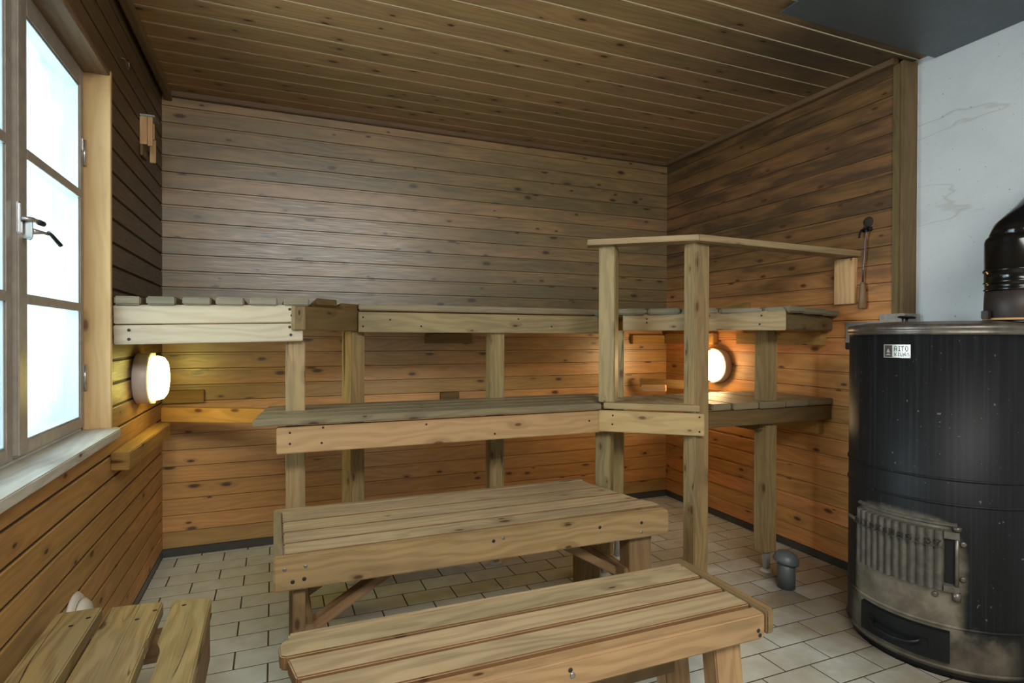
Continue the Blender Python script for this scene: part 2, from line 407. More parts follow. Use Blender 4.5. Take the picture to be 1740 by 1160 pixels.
# ---------------------------------------------------------------- floor
bm = new(); prism(bm, [(-1.0, -1.5), (2.9, -1.5), (2.9, 3.4), (-1.0, 3.4)], -.05, -.0009, bev=0, mat=0)
TX, TY, OX, OY = .211, .1165, -.4397, 3.3873
a = -1
while OY - (a+1)*TY > -1.3:
    yt, yb = min(OY - a*TY, D), OY - (a+1)*TY
    if yt - yb > .01:
        b = -3
        while True:
            xa = OX + (b + (0 if a % 2 else .5))*TX
            if xa > 2.62: break
            xs, xe = max(xa, XL(yb)), min(xa+TX, 2.62)
            if xe - xs > .012: 
                prism(bm, [(xs+.0028, yb+.0028), (xe-.0028, yb+.0028), (xe-.0028, yt-.0028), (xs+.0028, yt-.0028)], -.006, 0., bev=.0007, seg=1, mat=1)
            b += 1
    a += 1
struct('floor', bm, ['grout', 'tile'])

# ---------------------------------------------------------------- walls
GAP = .0085
def clad(bm, p, q, out, z_lo, z_hi, t=.014, rab=.0):
    """horizontal tongue-and-groove boards along p -> q; `out` points into the wall"""
    d = (Vector(q)-Vector(p)).normalized()
    k = 0
    while Z0 + k*MOD < z_hi:
        a, b = max(Z0 + k*MOD, z_lo), min(Z0 + (k+1)*MOD, z_hi)
        k += 1
        if b - a < .012: continue
        o = Vector(out)
        pts = [tuple(p), tuple(q), tuple(Vector(q)+o*t), tuple(Vector(p)+o*t)]
        if rab and b - a > .03:
            prism(bm, pts, a, b - rab, (d.x, d.y, 0), bev=.0018, seg=1, tone=(tn := random.random()))
            pr = [tuple(Vector(p)+o*.0026), tuple(Vector(q)+o*.0026), tuple(Vector(q)+o*t), tuple(Vector(p)+o*t)]
            prism(bm, pr, b - rab - .001, b - .0022, (d.x, d.y, 0), bev=0, tone=tn)
        else:
            g0 = GAP if b - a > GAP*1.5 else .002
            prism(bm, pts, a, b - g0, (d.x, d.y, 0), bev=.0022, seg=1)
    o = Vector(out)
    prism(bm, [tuple(Vector(p)+o*.0055), tuple(Vector(q)+o*.0055), tuple(Vector(q)+o*.03), tuple(Vector(p)+o*.03)], z_lo, z_hi, (d.x, d.y, 0), bev=0, mat=1)
bm = new(); clad(bm, (-.55, D), (2.56, D), (0, 1), Z0, ZC, rab=.012); struct('wall_back', bm, ['wall_back', 'tongue_d'])
bm = new(); clad(bm, (XR(3.34), 3.34), (XR(1.682), 1.682), (1, 0), Z0, ZC, rab=.012)
struct('wall_right', bm, ['wall_right', 'tongue_m'])
# left wall with its window opening: y WY0..WY1, z WZ0..WZ1
WY0, WY1, WZ0, WZ1 = 1.235, 2.362, .783, 1.993
bm = new()
ZA = Z0 + 9*MOD; ZB = Z0 + 24*MOD
clad(bm, (XL(WY1+.016), WY1+.016), (XL(3.34), 3.34), (-1, 0), ZA, ZB)
clad(bm, (XL(-1.3), -1.3), (XL(WY0-.016), WY0-.016), (-1, 0), ZA, ZB)
clad(bm, (XL(-1.3), -1.3), (XL(3.34), 3.34), (-1, 0), Z0, ZA)
clad(bm, (XL(-1.3), -1.3), (XL(3.34), 3.34), (-1, 0), ZB, ZC)
struct('wall_left', bm, ['wall_left', 'tongue_d'])
# masonry wall right of the cladding, wall behind the camera, exterior masonry round the window
bm = new(); box(bm, 2.60, 2.72, -1.3, 1.76, 0, 2.42, bev=0); struct('wall_right_masonry', bm, 'plaster')
bm = new(); box(bm, -.7, 2.72, -1.42, -1.3, 0, 2.42, bev=0); struct('wall_front', bm, 'plaster')
bm = new()
for a in ((-.95, -.545, WY1+.02, 3.5, 0, 2.42), (-.95, -.545, -1.42, WY0-.02, 0, 2.42), (-.95, -.545, WY0-.02, WY1+.02, 0, WZ0-.035), (-.95, -.545, WY0-.02, WY1+.02, WZ1+.02, 2.42)):
    box(bm, *a, bev=0)
struct('wall_left_masonry', bm, 'reveal')
bm = new(); box(bm, -.95, 2.72, 3.345, 3.46, 0, 2.42, bev=0); struct('wall_back_masonry', bm, 'plaster')
# ---------------------------------------------------------------- ceiling
bm = new(); y = 3.199 + .1185
while y > -1.3:
    box(bm, -.56, 2.64, max(y-.1185+.0042, -1.3), min(y-.0042, 3.34), ZC, ZC+.014, g=(1, 0, 0), bev=.0022, seg=1); y -= .1185
box(bm, -.56, 2.72, -1.3, 3.34, ZC+.0028, ZC+.05, g=(1, 0, 0), bev=0, mat=1)
struct('ceiling', bm, ['ceil', 'tongue_l'])
# ---------------------------------------------------------------- trims and skirting
bm = new(); box(bm, -.50, 2.53, D-.034, D, 2.289, 2.3145, g=(1, 0, 0), bev=.003); struct('trim_1', bm, 'trim')
bm = new(); prism(bm, [(XR(D)-.034, D-.03), (XR(1.68)-.034, 1.68), (XR(1.68), 1.68), (XR(D), D-.03)], 2.289, 2.3145, (0, 1, 0)); struct('trim_2', bm, 'trim')
bm = new(); prism(bm, [(XL(-1.3)+.045, -1.3), (XL(D)+.045, D-.002), (XL(D)+.018, D-.002), (XL(-1.3)+.018, -1.3)], 2.27, 2.3145, (0, 1, 0)); struct('trim_3', bm, 'head')
bm = new(); box(bm, 2.50, 2.512, 1.670, 1.700, 1.20, 2.29, bev=.002); box(bm, 2.508, 2.598, 1.655, 1.676, 1.16, 2.30, bev=.002)
box(bm, 2.508, 2.598, 1.662, 1.68, .0, 1.16, bev=.002)
struct('trim_4', bm, 'rail_dark')
bm = new(); box(bm, 2.594, 2.600, 1.652, 1.66, 1.16, 2.29, bev=.001); struct('trim_5', bm, 'plaster')
bm = new(); box(bm, -.56, 2.58, D-.012, D+.03, .0, .04, bev=.004); struct('baseboard_back', bm, 'cove')
bm = new(); prism(bm, [(XR(D)-.002, D), (XR(1.7)-.002, 1.7), (XR(1.7)+.03, 1.7), (XR(D)+.03, D)], 0, .04, (0, 1, 0)); struct('baseboard_right', bm, 'cove')
bm = new(); prism(bm, [(XL(D)+.001, D), (XL(-1.3)+.001, -1.3), (XL(-1.3)-.03, -1.3), (XL(D)-.03, D)], 0, .04, (0, 1, 0)); struct('baseboard_left', bm, 'cove')

# ---------------------------------------------------------------- window
XW = -.590
bm = new(); win = bpy.data.objects.new('window_1', None)
C.objects.link(win); win.location = (XW, 1.8, WZ0); win['kind'] = 'structure'
bm = new(); box(bm, -.637, XL(2.36)+.001, WY1, WY1+.02, WZ0, WZ1+.02, bev=.002); box(bm, -.637, XL(1.24)+.001, WY0-.02, WY0, WZ0, WZ1+.02, bev=.002)
obj('jamb', bm, 'jamb', win, 'pale pine jamb board')
bm = new(); box(bm, -.66, XL(1.8)+.003, WY0-.02, WY1+.02, WZ1, WZ1+.02, g=(0, 1, 0), bev=.002); obj('head_board', bm, 'head', win)
bm = new(); prism(bm, [(-.66, WY0-.03), (-.486, WY0-.03), (-.486, 2.349), (-.500, 2.395), (-.53, 2.395), (-.53, WY1), (-.66, WY1)], .755, WZ0, (0, 1, 0), bev=.003)
obj('window_sill', bm, 'sill', win, 'weathered white sill board')
def sash(y0, y1, z0, z1, hinge_right):
    # moulded frame: outer stiles and rails, deep pale inner lining, glazing bars, two panes
    sw, rw = .036, .036
    bm = new()
    for a in ((XW-.03, XW, y0, y0+sw, z0, z1), (XW-.03, XW, y1-sw, y1, z0, z1), (XW-.03, XW, y0+sw, y1-sw, z0, z0+rw), (XW-.03, XW, y0+sw, y1-sw, z1-.062, z1)):
        box(bm, *a, bev=.003)
    s = obj('sash', bm, 'sash', win)
    gy0, gy1, gz0, gz1 = y0+sw, y1-sw, z0+rw, z1-.062
    bm = new()
    for a in ((XW-.040, XW-.004, gy0, gy0+.004, gz0, gz1), (XW-.040, XW-.004, gy1-.004, gy1, gz0, gz1), (XW-.040, XW-.004, gy0, gy1, gz0, gz0+.004), (XW-.040, XW-.004, gy0, gy1, gz1-.004, gz1)):
        box(bm, *a, bev=.001)
    zb = (1.196, 1.572)
    for z in zb: box(bm, XW-.038, XW-.004, gy0, gy1, z-.011, z+.011, bev=.001)
    obj('sash_lining', bm, 'sash_in', s, 'pale lining between the panes')
    bm = new()
    for z in zb: box(bm, XW-.004, XW+.001, gy0, gy1, z-.013, z+.013, bev=.001)
    obj('glazing_bar', bm, 'sash', s)
    bm = new(); box(bm, XW-.006, XW-.004, gy0, gy1, gz0, gz1, bev=0); obj('pane', bm, 'glass', s)
    bm = new(); box(bm, XW-.046, XW-.043, gy0-.01, gy1+.01, gz0-.01, gz1+.01, bev=0); obj('outer_pane', bm, 'frost', s)
    return s
sash(1.830, 2.346, .794, 2.002-.012, True)
sash(1.252, 1.770, .794, 2.002-.012, False)
bm = new(); box(bm, XW-.05, XW-.012, 1.770, 1.830, WZ0, WZ1, bev=.002); box(bm, XW-.05, XW-.008, 2.346, WY1, WZ0, WZ1, bev=.002); box(bm, XW-.05, XW-.008, WY0, 1.252, WZ0, WZ1, bev=.002)
box(bm, XW-.05, XW-.008, WY0, WY1, WZ0, WZ0+.010, g=(0, 1, 0), bev=.002)
obj('window_frame', bm, 'sash_in', win)
bm = new(); box(bm, XW-.012, XW+.010, 1.778, 1.806, .80, WZ1-.002, bev=.004); obj('mullion', bm, 'sash', win)
for z in (.965, 1.72):
    bm = new(); tube(bm, [(XW+.002, 2.348, z-.045), (XW+.002, 2.348, z+.04)], .006); box(bm, XW-.002, XW+.003, 2.33, 2.352, z-.0, z+.04, bev=.001); obj('hinge', bm, 'chrome', win)
# latch
lt = thing('window_latch', (XW+.012, 1.79, 1.39), 'chrome espagnolette latch with black handles fixed on the grey window mullion', 'latch')
bm = new(); box(bm, XW+.002, XW+.014, 1.775, 1.795, 1.352, 1.432, bev=.004); obj('latch_plate', bm, 'chrome', lt)
bm = new(); tube(bm, [(XW+.012, 1.785, 1.392), (XW+.03, 1.80, 1.393), (XW+.034, 1.83, 1.392)], .006); box(bm, XW+.004, XW+.03, 1.80, 1.812, 1.345, 1.40, bev=.003); box(bm, XW+.002, XW+.02, 1.815, 1.84, 1.345, 1.372, bev=.003); obj('latch_arm', bm, 'chrome', lt)
bm = new(); tube(bm, [(XW+.034, 1.83, 1.392), (XW+.037, 1.853, 1.391)], .0075); obj('latch_grip', bm, 'blackp', lt)
bm = new(); tube(bm, [(XW+.02, 1.825, 1.367), (XW+.036, 1.855, 1.369), (XW+.042, 1.872, 1.368)], [.009, .004, .004]); obj('latch_spindle', bm, 'chrome', lt)
bm = new(); tube(bm, [(XW+.042, 1.872, 1.374), (XW+.047, 1.885, 1.366), (XW+.058, 1.912, 1.345)], [.004, .005, .0055]); obj('latch_handle', bm, 'blackp', lt)

# ---------------------------------------------------------------- lower bench
LB = thing('lower_bench', (1.2, 2.3, 0), 'long lower sauna bench of grey planks with a honey coloured front rail', 'sauna bench')
zt = .808; th = .027
ys = [2.22, 2.332, 2.440, 2.548, 2.645]
for i in range(4):
    y0, y1 = ys[i], ys[i+1]-.008
    xa = -.070 + (y0-2.22)*.12
    bm = new()
    prism(bm, [(xa, y0), (1.352 if i == 0 else 1.42+.03*i, y0), (1.32 + .09*i, y1), (xa+.035 if i == 0 else xa+.01, y1)], zt-th, zt, bev=.004)
    obj('slat', bm, 'deck', LB)
# corner boards right of the chamfer, running front to back
cpt = [(1.352, 2.222), (1.705, 1.968)]
bm = new(); prism(bm, front((1.362, 2.222), (1.690, 1.975), 0, .10), zt-th+.002, zt+.002, (.8, -.6, 0), bev=.003); obj('slat', bm, 'rail', LB)
xs = [1.525, 1.648, 1.775, 1.890, 2.040, 2.205, 2.350, 2.513]
for i, (a, b) in enumerate(zip(xs[:-1], xs[1:])):
    yf = 2.20 if i == 0 else (2.12 if i == 1 else 1.992 + random.uniform(-.006, .006))
    if i == 1: yf = 2.07
    if i == 2: yf = 2.0
    bm = new(); box(bm, a+.004, b-.003, yf, 2.45 + random.uniform(-.004, .004), zt-th + random.uniform(-.003, .001), zt + random.uniform(-.002, .002), g=(0, 1, 0), bev=.004)
    obj('slat', bm, 'deck', LB)
def nails(parent, pts, mat='nail', r=.0042, ax='y', face=0.):
    for p in pts:
        bm = new()
        if ax == 'y': m = Matrix.Translation((p[0], p[1]+.0005, p[2])) @ Matrix.Rotation(math.pi/2, 4, 'X')
        elif ax == 'z': m = Matrix.Translation((p[0], p[1], p[2]-.001))
        else: m = Matrix.Translation(p[:3]) @ Matrix.Rotation(p[3], 4, 'Z') @ Matrix.Rotation(math.pi/2, 4, 'X')
        lathe(bm, [(r, -.002), (r, .0015), (r*.6, .0022), (0, .0018)], 10, m)
        obj('screw_head', bm, mat, parent)
bm = new(); box(bm, .010, 1.375, 2.24, 2.268, .676, .773, bev=.003); r0 = obj('front_rail', bm, 'rail_new', LB, 'honey coloured front rail')
nails(r0, [(.055, 2.24, .752), (.055, 2.24, .712), (.17, 2.24, .765), (.165, 2.24, .708), (.56, 2.24, .755), (.85, 2.24, .70), (1.30, 2.24, .73)])
bm = new(); prism(bm, front((1.345, 2.236), (1.696, 1.953), 0, .026), .682, .776, (.8, -.6, 0), bev=.003); r1 = obj('corner_rail', bm, 'rail_new', LB)
an = math.atan2(-.283, .351)
nails(r1, [(1.395, 2.197, .755, an), (1.393, 2.1975, .716, an), (1.680, 1.9655, .762, an), (1.680, 1.9655, .70, an)], ax='a')
bm = new(); box(bm, 1.735, 2.512, 1.998, 2.03, .706, .776, bev=.003); obj('side_rail', bm, 'rail_dark', LB, 'brown rail under the right-hand part')
bm = new(); prism(bm, front((-.484, 3.095), (-.02, 2.842), 0, .05), .704, .771, (.88, -.48, 0), bev=.003); obj('support_beam', bm, 'batten', LB, 'yellow-lit support beam reaching to the left wall')
bm = new(); box(bm, 2.10, 2.13, 2.05, 2.30, .665, .706, bev=.003); obj('support_block', bm, 'rail_dark', LB)

# ---------------------------------------------------------------- upper bench with its posts
UB = thing('upper_bench', (1.0, 2.7, 0), 'U-shaped top sauna bench of grey slats carried on tall square posts', 'sauna bench')
zs = 1.241; ts = .027
def foot(post, x, y, zb):
    bm = new(); box(bm, x-.013, x+.013, y-.013, y+.013, .012, zb+.01, bev=.002); f = obj('foot', bm, 'galv', post, 'galvanised screw foot')
    bm = new(); lathe(bm, [(0, .012), (.018, .012), (.03, .004), (.03, 0), (0, 0)], 24, Matrix.Translation((x, y, 0))); obj('foot_disc', bm, 'disc', f)
def upost(pts, x, y, zb, ztop):
    bm = new(); prism(bm, pts, zb, ztop, (0, 0, 1), bev=.004); p = obj('post', bm, 'post', UB); foot(p, x, y, zb); return p
upost(sqpost(.081, 2.47, .072, 0), .081, 2.47, .11, 1.08)
upost(sqpost(.330, 2.655, .072, 28), .330, 2.655, .11, 1.125)
upost(sqpost(1.002, 2.64, .072, 0), 1.002, 2.62, .11, 1.128)
upost(sqpost(1.588, 2.455, .060, -38), 1.588, 2.455, .11, 1.136)
upost(sqpost(2.155, 2.064, .070, 3, .074), 2.155, 2.055, .095, 1.136)
# left section
for i, (a, b) in enumerate(((-.512, -.431), (-.416, -.324), (-.305, -.211), (-.197, -.101), (-.083, .015), (.036, .130))):
    bm = new(); box(bm, a, b, 2.378+random.uniform(-.006, .006), 3.305, zs-ts+.002*i*.9-.003, zs+.002*i*.9, g=(0, 1, 0), bev=.005, seg=3); obj('slat', bm, 'slat_end', UB)
bm = new(); prism(bm, [(.158, 2.437), (.246, 2.522), (.246, 3.3), (.158, 3.3)], 1.229, 1.256, (0, 1, 0), bev=.003); obj('slat', bm, 'rail_dark', UB)
bm = new(); prism(bm, [(.278, 2.549), (.343, 2.612), (.343, 3.3), (.262, 3.3), (.262, 2.56)], 1.216, 1.244, (0, 1, 0), bev=.003); obj('slat', bm, 'rail_dark', UB)
def tilt(x0, x1, z0, z1, rise):   # board that climbs slightly to the right
    bm = new(); plank(bm, (x0, 2.390+.016, (z0+z1)/2), (x1, 2.390+.016, (z0+z1)/2+rise), .032, z1-z0, bev=.003); return bm
ra = obj('front_rail', tilt(-.516, .073, 1.143, 1.210, .0135), 'rail_pale', UB, 'upper pale front board')
rb = obj('front_rail', tilt(-.516, .106, 1.071, 1.139, .0135), 'rail_pale', UB, 'lower pale front board')
nails(rb, [(-.470, 2.39, 1.122), (-.470, 2.39, 1.09), (.058, 2.39, 1.138), (.062, 2.39, 1.108)], r=.0055)
nails(ra, [(.058, 2.39, 1.207), (.066, 2.39, 1.183)], r=.0055)
bm = new(); prism(bm, [(.074, 2.364), (.114, 2.384), (.343, 2.605), (.330, 2.65), (.060, 2.40)], 1.126, 1.219, (.7, .7, 0), bev=.002)
rc = obj('corner_rail', bm, 'rail_dark', UB, 'brown angled board joining left and middle sections')
bm = new(); prism(bm, [(.0745, 2.3622), (.1145, 2.3822), (.1135, 2.386), (.0735, 2.366)], 1.128, 1.217, (0, 0, 1), bev=.0008); obj('sawn_end_lit', bm, 'rail', rc, 'pale sawn end of the board, its lit look painted in')  # thin pale cap over the end grain, light on that face in its colour
# middle section: boards along the wall
for k in range(6):
    y0 = 2.585 + k*.121
    bm = new(); box(bm, .345, 1.60 + .02*k, y0, y0+.108, 1.215+.003, 1.243+.003, g=(1, 0, 0), bev=.004); obj('slat', bm, 'deck', UB)
bm = new(); box(bm, .343, 1.59, 2.58, 2.612, 1.122, 1.210, bev=.003); rd = obj('front_rail', bm, 'rail', UB)
nails(rd, [(.362, 2.58, 1.187), (.362, 2.58, 1.147), (.48, 2.58, 1.178), (.62, 2.58, 1.15), (1.1, 2.58, 1.19), (1.28, 2.58, 1.155)])
bm = new(); box(bm, .36, 1.6, 2.9, 2.95, 1.13, 1.21, bev=.003); obj('support_beam', bm, 'rail_dark', UB)
# right section
ups = [(1.533, 1.628), (1.633, 1.738), (1.748, 1.857), (1.862, 1.990), (2.000, 2.058)]
for i, (a, b) in enumerate(ups):
    f = lambda x: 2.352 + (x-1.533)*(1.851-2.352)/(2.059-1.533) + .006
    dz = .003*random.uniform(-1, 1)
    bm = new(); prism(bm, [(a, f(a)), (b, f(b)), (b, 3.3), (a, 3.3)], zs-ts-.004+dz, zs-.004+dz, (0, 1, 0), bev=.006, seg=3); obj('slat', bm, 'slat_end', UB)
for i, (a, b, yf) in enumerate(((2.062, 2.185, 1.845), (2.195, 2.362, 1.885), (2.372, 2.508, 1.935))):
    dz = -.003*i
    bm = new(); prism(bm, [(a, yf), (b, yf+.022), (b, 3.3), (a, 3.3)], zs-ts-.001+dz, zs-.001+dz, (0, 1, 0), bev=.005); obj('slat', bm, 'slat_end', UB)
bm = new(); prism(bm, front((1.560, 2.372), (2.053, 1.856), 0, .034), 1.135, 1.219, (.7, -.7, 0), bev=.003); re = obj('corner_rail', bm, 'rail', UB)
an = math.atan2(-.516, .493)
nails(re, [(1.64, 2.289, 1.19, an), (1.64, 2.289, 1.172, an), (1.985, 1.927, 1.20, an), (1.98, 1.932, 1.162, an)], ax='a')
bm = new(); prism(bm, front((2.070, 1.866), (2.510, 1.994), 0, .03), 1.138, 1.207, (.96, .28, 0), bev=.003); obj('side_rail', bm, 'rail_dark', UB, 'brown rail set back below the slat ends')
bm = new(); box(bm, 1.85, 1.90, 2.3, 3.3, 1.14, 1.205, bev=.003); obj('support_beam', bm, 'batten', UB)

# ---------------------------------------------------------------- railing
RL = thing('safety_railing', (1.69, 2.01, 0), 'wooden railing with flat top boards on two square posts at the corner of the benches', 'railing')
bm = new(); prism(bm, sqpost(1.412, 2.262, .076, -48, .062), zt+.001, 1.512, (0, 0, 1), bev=.004); p4 = obj('post', bm, 'post', RL, 'short cracked post standing on the lower bench')
bm = new(); prism(bm, sqpost(1.716, 2.031, .077, 0), .06, 1.512, (0, 0, 1), bev=.004); p5 = obj('post', bm, 'post', RL, 'tall post reaching from floor to top board'); foot(p5, 1.716, 2.031, .06)
bm = new(); prism(bm, sqpost(1.418, 2.303, .072, -48, .060), .10, .779, (0, 0, 1), bev=.004); p6 = obj('post', bm, 'post', LB); foot(p6, 1.418, 2.303, .10)
bm = new(); prism(bm, [(1.296, 2.253), (1.660, 1.950), (1.745, 2.008), (1.335, 2.33)], 1.513, 1.538, (.77, -.64, 0), bev=.002); obj('top_board', bm, 'rail', RL)
t = new(); plank(t, (1.668, 1.995, 1.5255), (2.520, 1.892, 1.492), .088, .027, bev=.002); obj('top_board', t, 'rail', RL)
bm = new(); box(bm, XR(1.9)-.022, XR(1.9)+.001, 1.868, 1.972, 1.262, 1.475, g=(0, 0, 1), bev=.002); b = obj('wall_bracket', bm, 'fresh', RL, 'fresh pale board screwed to the wall')

# ---------------------------------------------------------------- battens on the walls
def batten(bm, label, mat='batten'):
    tag(obj('wall_batten', bm, mat), label, 'batten', 'battens screwed to the walls under the benches')
bm = new(); prism(bm, [(XL(2.35)+.001, 2.35), (-.458, 2.335), (-.440, 3.07), (XL(3.3)+.001, 3.10)], .640, .700, (0, 1, 0), bev=.003); batten(bm, 'thick batten on the left wall below the yellow-lit lamp, its sawn end facing the room')
bm = new(); prism(bm, [(-.505, 3.262), (-.325, 3.275), (-.325, D), (-.51, D)], .770, .832, (1, 0, 0), bev=.002); batten(bm, 'short batten on the back wall in the left corner beside the yellow lamp')
bm = new(); box(bm, .818, 1.10, D-.03, D, 1.064, 1.121, bev=.002); batten(bm, 'dark batten on the back wall directly under the middle of the top bench', 'rail_dark')
bm = new(); box(bm, .907, 1.02, D-.03, D, .735, .775, bev=.002); batten(bm, 'small stub batten low on the back wall behind the lower bench', 'rail_dark')
bm = new(); box(bm, 2.239, 2.505, D-.03, D, 1.059, 1.119, bev=.002); batten(bm, 'short batten on the back wall just left of the far right corner')
bm = new(); prism(bm, [(XR(3.25)-.04, 3.275), (XR(2.77)-.04, 2.79), (XR(2.77)+.001, 2.79), (XR(3.25)+.001, 3.275)], 1.061, 1.130, (0, 1, 0), bev=.002); batten(bm, 'batten on the right wall right above the round lamp')
bm = new(); prism(bm, [(XR(2.6)-.04, 2.60), (XR(2.03)-.04, 2.03), (XR(2.0)+.001, 2.03), (XR(2.6)+.001, 2.60)], 1.066, 1.130, (0, 1, 0), bev=.002); batten(bm, 'long batten on the right wall under the near end of the top bench')
bm = new(); prism(bm, front((2.255, 3.225), (2.478, 2.853), 0, .03), .775, .830, (.5, -.85, 0), bev=.002); batten(bm, 'lower batten set across the far right corner, below the lamp height')
bm = new(); plank(bm, (2.20, 3.12, .775), (2.305, 3.01, .781), .045, .04, bev=.003); tag(obj('loose_wedge_beam', bm, 'fresh'), 'pale beam end lying askew behind the lower bench in the far right corner', 'beam')
bm = new(); prism(bm, [(XR(2.45)-.035, 2.45), (XR(2.05)-.035, 2.042), (XR(2.05)+.001, 2.042), (XR(2.45)+.001, 2.45)], .630, .700, (0, 1, 0), bev=.002); batten(bm, 'batten on the right wall under the near end of the lower bench')
# broken board leaning on the right wall above the slats
bm = new()
pr = [(0, 0), (.06, .02), (.17, .028), (.30, .032), (.42, .045), (.50, .058), (.52, .055), (.53, .02), (.53, 0)]
t = bmesh.new(); fr = [t.verts.new((XR(2.6)-.018-0*x, 3.05-x, 1.247+z)) for x, z in pr]; bk = [t.verts.new((XR(2.6)-.004, 3.05-x, 1.247+z)) for x, z in pr]
t.faces.new(fr); t.faces.new(bk[::-1])
for i in range(len(pr)):
    j = (i+1) % len(pr); t.faces.new((fr[i], bk[i], bk[j], fr[j]))
bmesh.ops.recalc_face_normals(t, faces=t.faces); merge(bm, t, Vector((0, 1, 0)))
tag(obj('broken_board', bm, 'batten'), 'reddish broken splinter of board lying against the right wall on the top bench', 'board')

# ---------------------------------------------------------------- loose benches
def edges(bm):   # sawn plank edges reddish brown, darkened so gap shade sits in the colour
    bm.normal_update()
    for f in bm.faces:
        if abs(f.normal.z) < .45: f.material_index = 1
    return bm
B1 = thing('wooden_bench', (.7, 2.08, 0), 'wide slatted wooden bench standing nearest the sauna benches, behind the other low bench', 'bench', 'low slatted benches on the tiles')
ztb = .45
rowy = [(1.846, 1.9385), (1.9455, 2.0495), (2.0565, 2.166), (2.173, 2.300)]
rx = [1.388, 1.366, 1.342, 1.318]
for (a, b), x in zip(rowy, rx):
    i = rowy.index((a, b)); xl = .030
    pts = [(xl, a), (x, a), (x-.020, b), (xl, b)]
    if i == 0: pts = [(xl, a), (1.392, a), (1.394, a+.045), (1.372, b), (xl, b)]
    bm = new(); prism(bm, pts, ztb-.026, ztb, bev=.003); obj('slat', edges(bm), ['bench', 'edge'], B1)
bm = new(); box(bm, .0, 1.31, 2.304, 2.337, .385, ztb+.001, bev=.004); obj('back_board', bm, 'bench', B1)
bm = new(); prism(bm, [(0, 1.842), (.028, 1.842), (.028, 2.304), (0, 2.304)], .385, ztb, (0, 1, 0), bev=.003); obj('end_board', bm, 'deck', B1, 'greyed end board')
t = new(); prism(t, [(0, .357), (1.385, .353), (1.395, .362), (1.395, .436), (1.386, .447), (0, .452)], -.02, .02, (1, 0, 0), bev=.004, M4=Matrix.Translation((0, 1.82, 0)) @ Matrix.Rotation(math.pi/2, 4, 'X'))
fb = obj('front_board', t, 'bench_f', B1)
nails(fb, [(.030, 1.80, .422), (.088, 1.80, .424), (.715, 1.80, .425), (1.27, 1.80, .375)], 'screw', .0055)
nails(fb, [(.052, 1.80, .383), (.084, 1.80, .387), (1.09, 1.80, .415), (1.27, 1.80, .41), (.68, 1.80, .42)], 'nail', .006)
def bleg(P, p, q, w, h, m='bench_leg'):
    bm = new(); plank(bm, p, q, w, h, up=(0, 1, 0), bev=.003); return obj('leg', bm, m, P)
for y in (1.875, 2.26):
    bleg(B1, (.070, y, 0), (.072, y, .42), .034, .075)
    bleg(B1, (1.30, y, 0), (1.292, y, .42), .100, .070)
for y in (1.94, 2.22):
    bm = new(); plank(bm, (.095, y, .17), (.42, y, .36), .030, .055, up=(0, 1, 0), bev=.003); obj('brace', bm, 'bench_leg', B1)
    bm = new(); plank(bm, (1.27, y, .17), (.94, y, .36), .030, .055, up=(0, 1, 0), bev=.003); obj('brace', bm, 'bench_leg', B1)
for x in (.10, 1.245):
    bm = new(); box(bm, x-.014, x+.014, 1.85, 2.29, .165, .225, g=(0, 1, 0), bev=.003); obj('stretcher', bm, 'bench_leg', B1)
    bm = new(); box(bm, x-.055, x-.02, 1.85, 2.30, .395, .424, g=(0, 1, 0), bev=.003); obj('cross_bar', bm, 'bench_leg', B1)
bm = new(); box(bm, 1.30, 1.36, 1.86, 2.28, .318, .35, g=(0, 1, 0), bev=.003); obj('cross_bar', bm, 'bench_leg', B1)

B2 = thing('wooden_bench', (.55, 1.19, 0), 'narrow slatted wooden bench in the foreground with clipped corners and a raised end board', 'bench', 'low slatted benches on the tiles')
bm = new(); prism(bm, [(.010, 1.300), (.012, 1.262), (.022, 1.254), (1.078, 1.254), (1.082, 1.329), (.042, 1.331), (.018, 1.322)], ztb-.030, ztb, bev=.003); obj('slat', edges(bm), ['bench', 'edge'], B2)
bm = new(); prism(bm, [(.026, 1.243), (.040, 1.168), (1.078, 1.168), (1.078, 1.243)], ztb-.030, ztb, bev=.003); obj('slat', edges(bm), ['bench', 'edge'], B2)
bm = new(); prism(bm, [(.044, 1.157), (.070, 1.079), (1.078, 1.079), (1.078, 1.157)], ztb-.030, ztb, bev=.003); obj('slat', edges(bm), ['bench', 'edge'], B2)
bm = new(); box(bm, .03, 1.085, 1.333, 1.353, .40, ztb, bev=.004); obj('back_board', bm, 'bench', B2)
t = new(); prism(t, [(.085, .388), (1.070, .388), (1.078, .394), (1.078, .449), (.085, .449)], -.02, .02, (1, 0, 0), bev=.007, seg=3, M4=Matrix.Translation((0, 1.048, 0)) @ Matrix.Rotation(math.pi/2, 4, 'X'))
fb = obj('front_board', t, 'bench_f', B2)
nails(fb, [(.56, 1.028, .416)], 'screw', .006); nails(fb, [(.555, 1.028, .428), (1.055, 1.028, .412), (1.06, 1.028, .400)], 'nail', .005)
bm = new(); prism(bm, [(1.080, 1.026), (1.103, 1.026), (1.103, 1.350), (1.080, 1.350)], .398, .457, (0, 1, 0), bev=.004); obj('end_board', bm, 'bench_leg', B2)
for y in (1.085, 1.29):
    bleg(B2, (1.035, y, 0), (.988, y, .42), .078, .05, 'bench_f')
    bleg(B2, (.10, y, 0), (.14, y, .42), .078, .05, 'bench_f')
for x in (.06, 1.02):
    bm = new(); box(bm, x, x+.03, 1.07, 1.33, .385, .42, g=(0, 1, 0), bev=.003); obj('cross_bar', bm, 'bench_leg', B2)
bm = new(); box(bm, .12, 1.0, 1.26, 1.285, .20, .25, bev=.003); obj('stretcher', bm, 'bench_leg', B2)

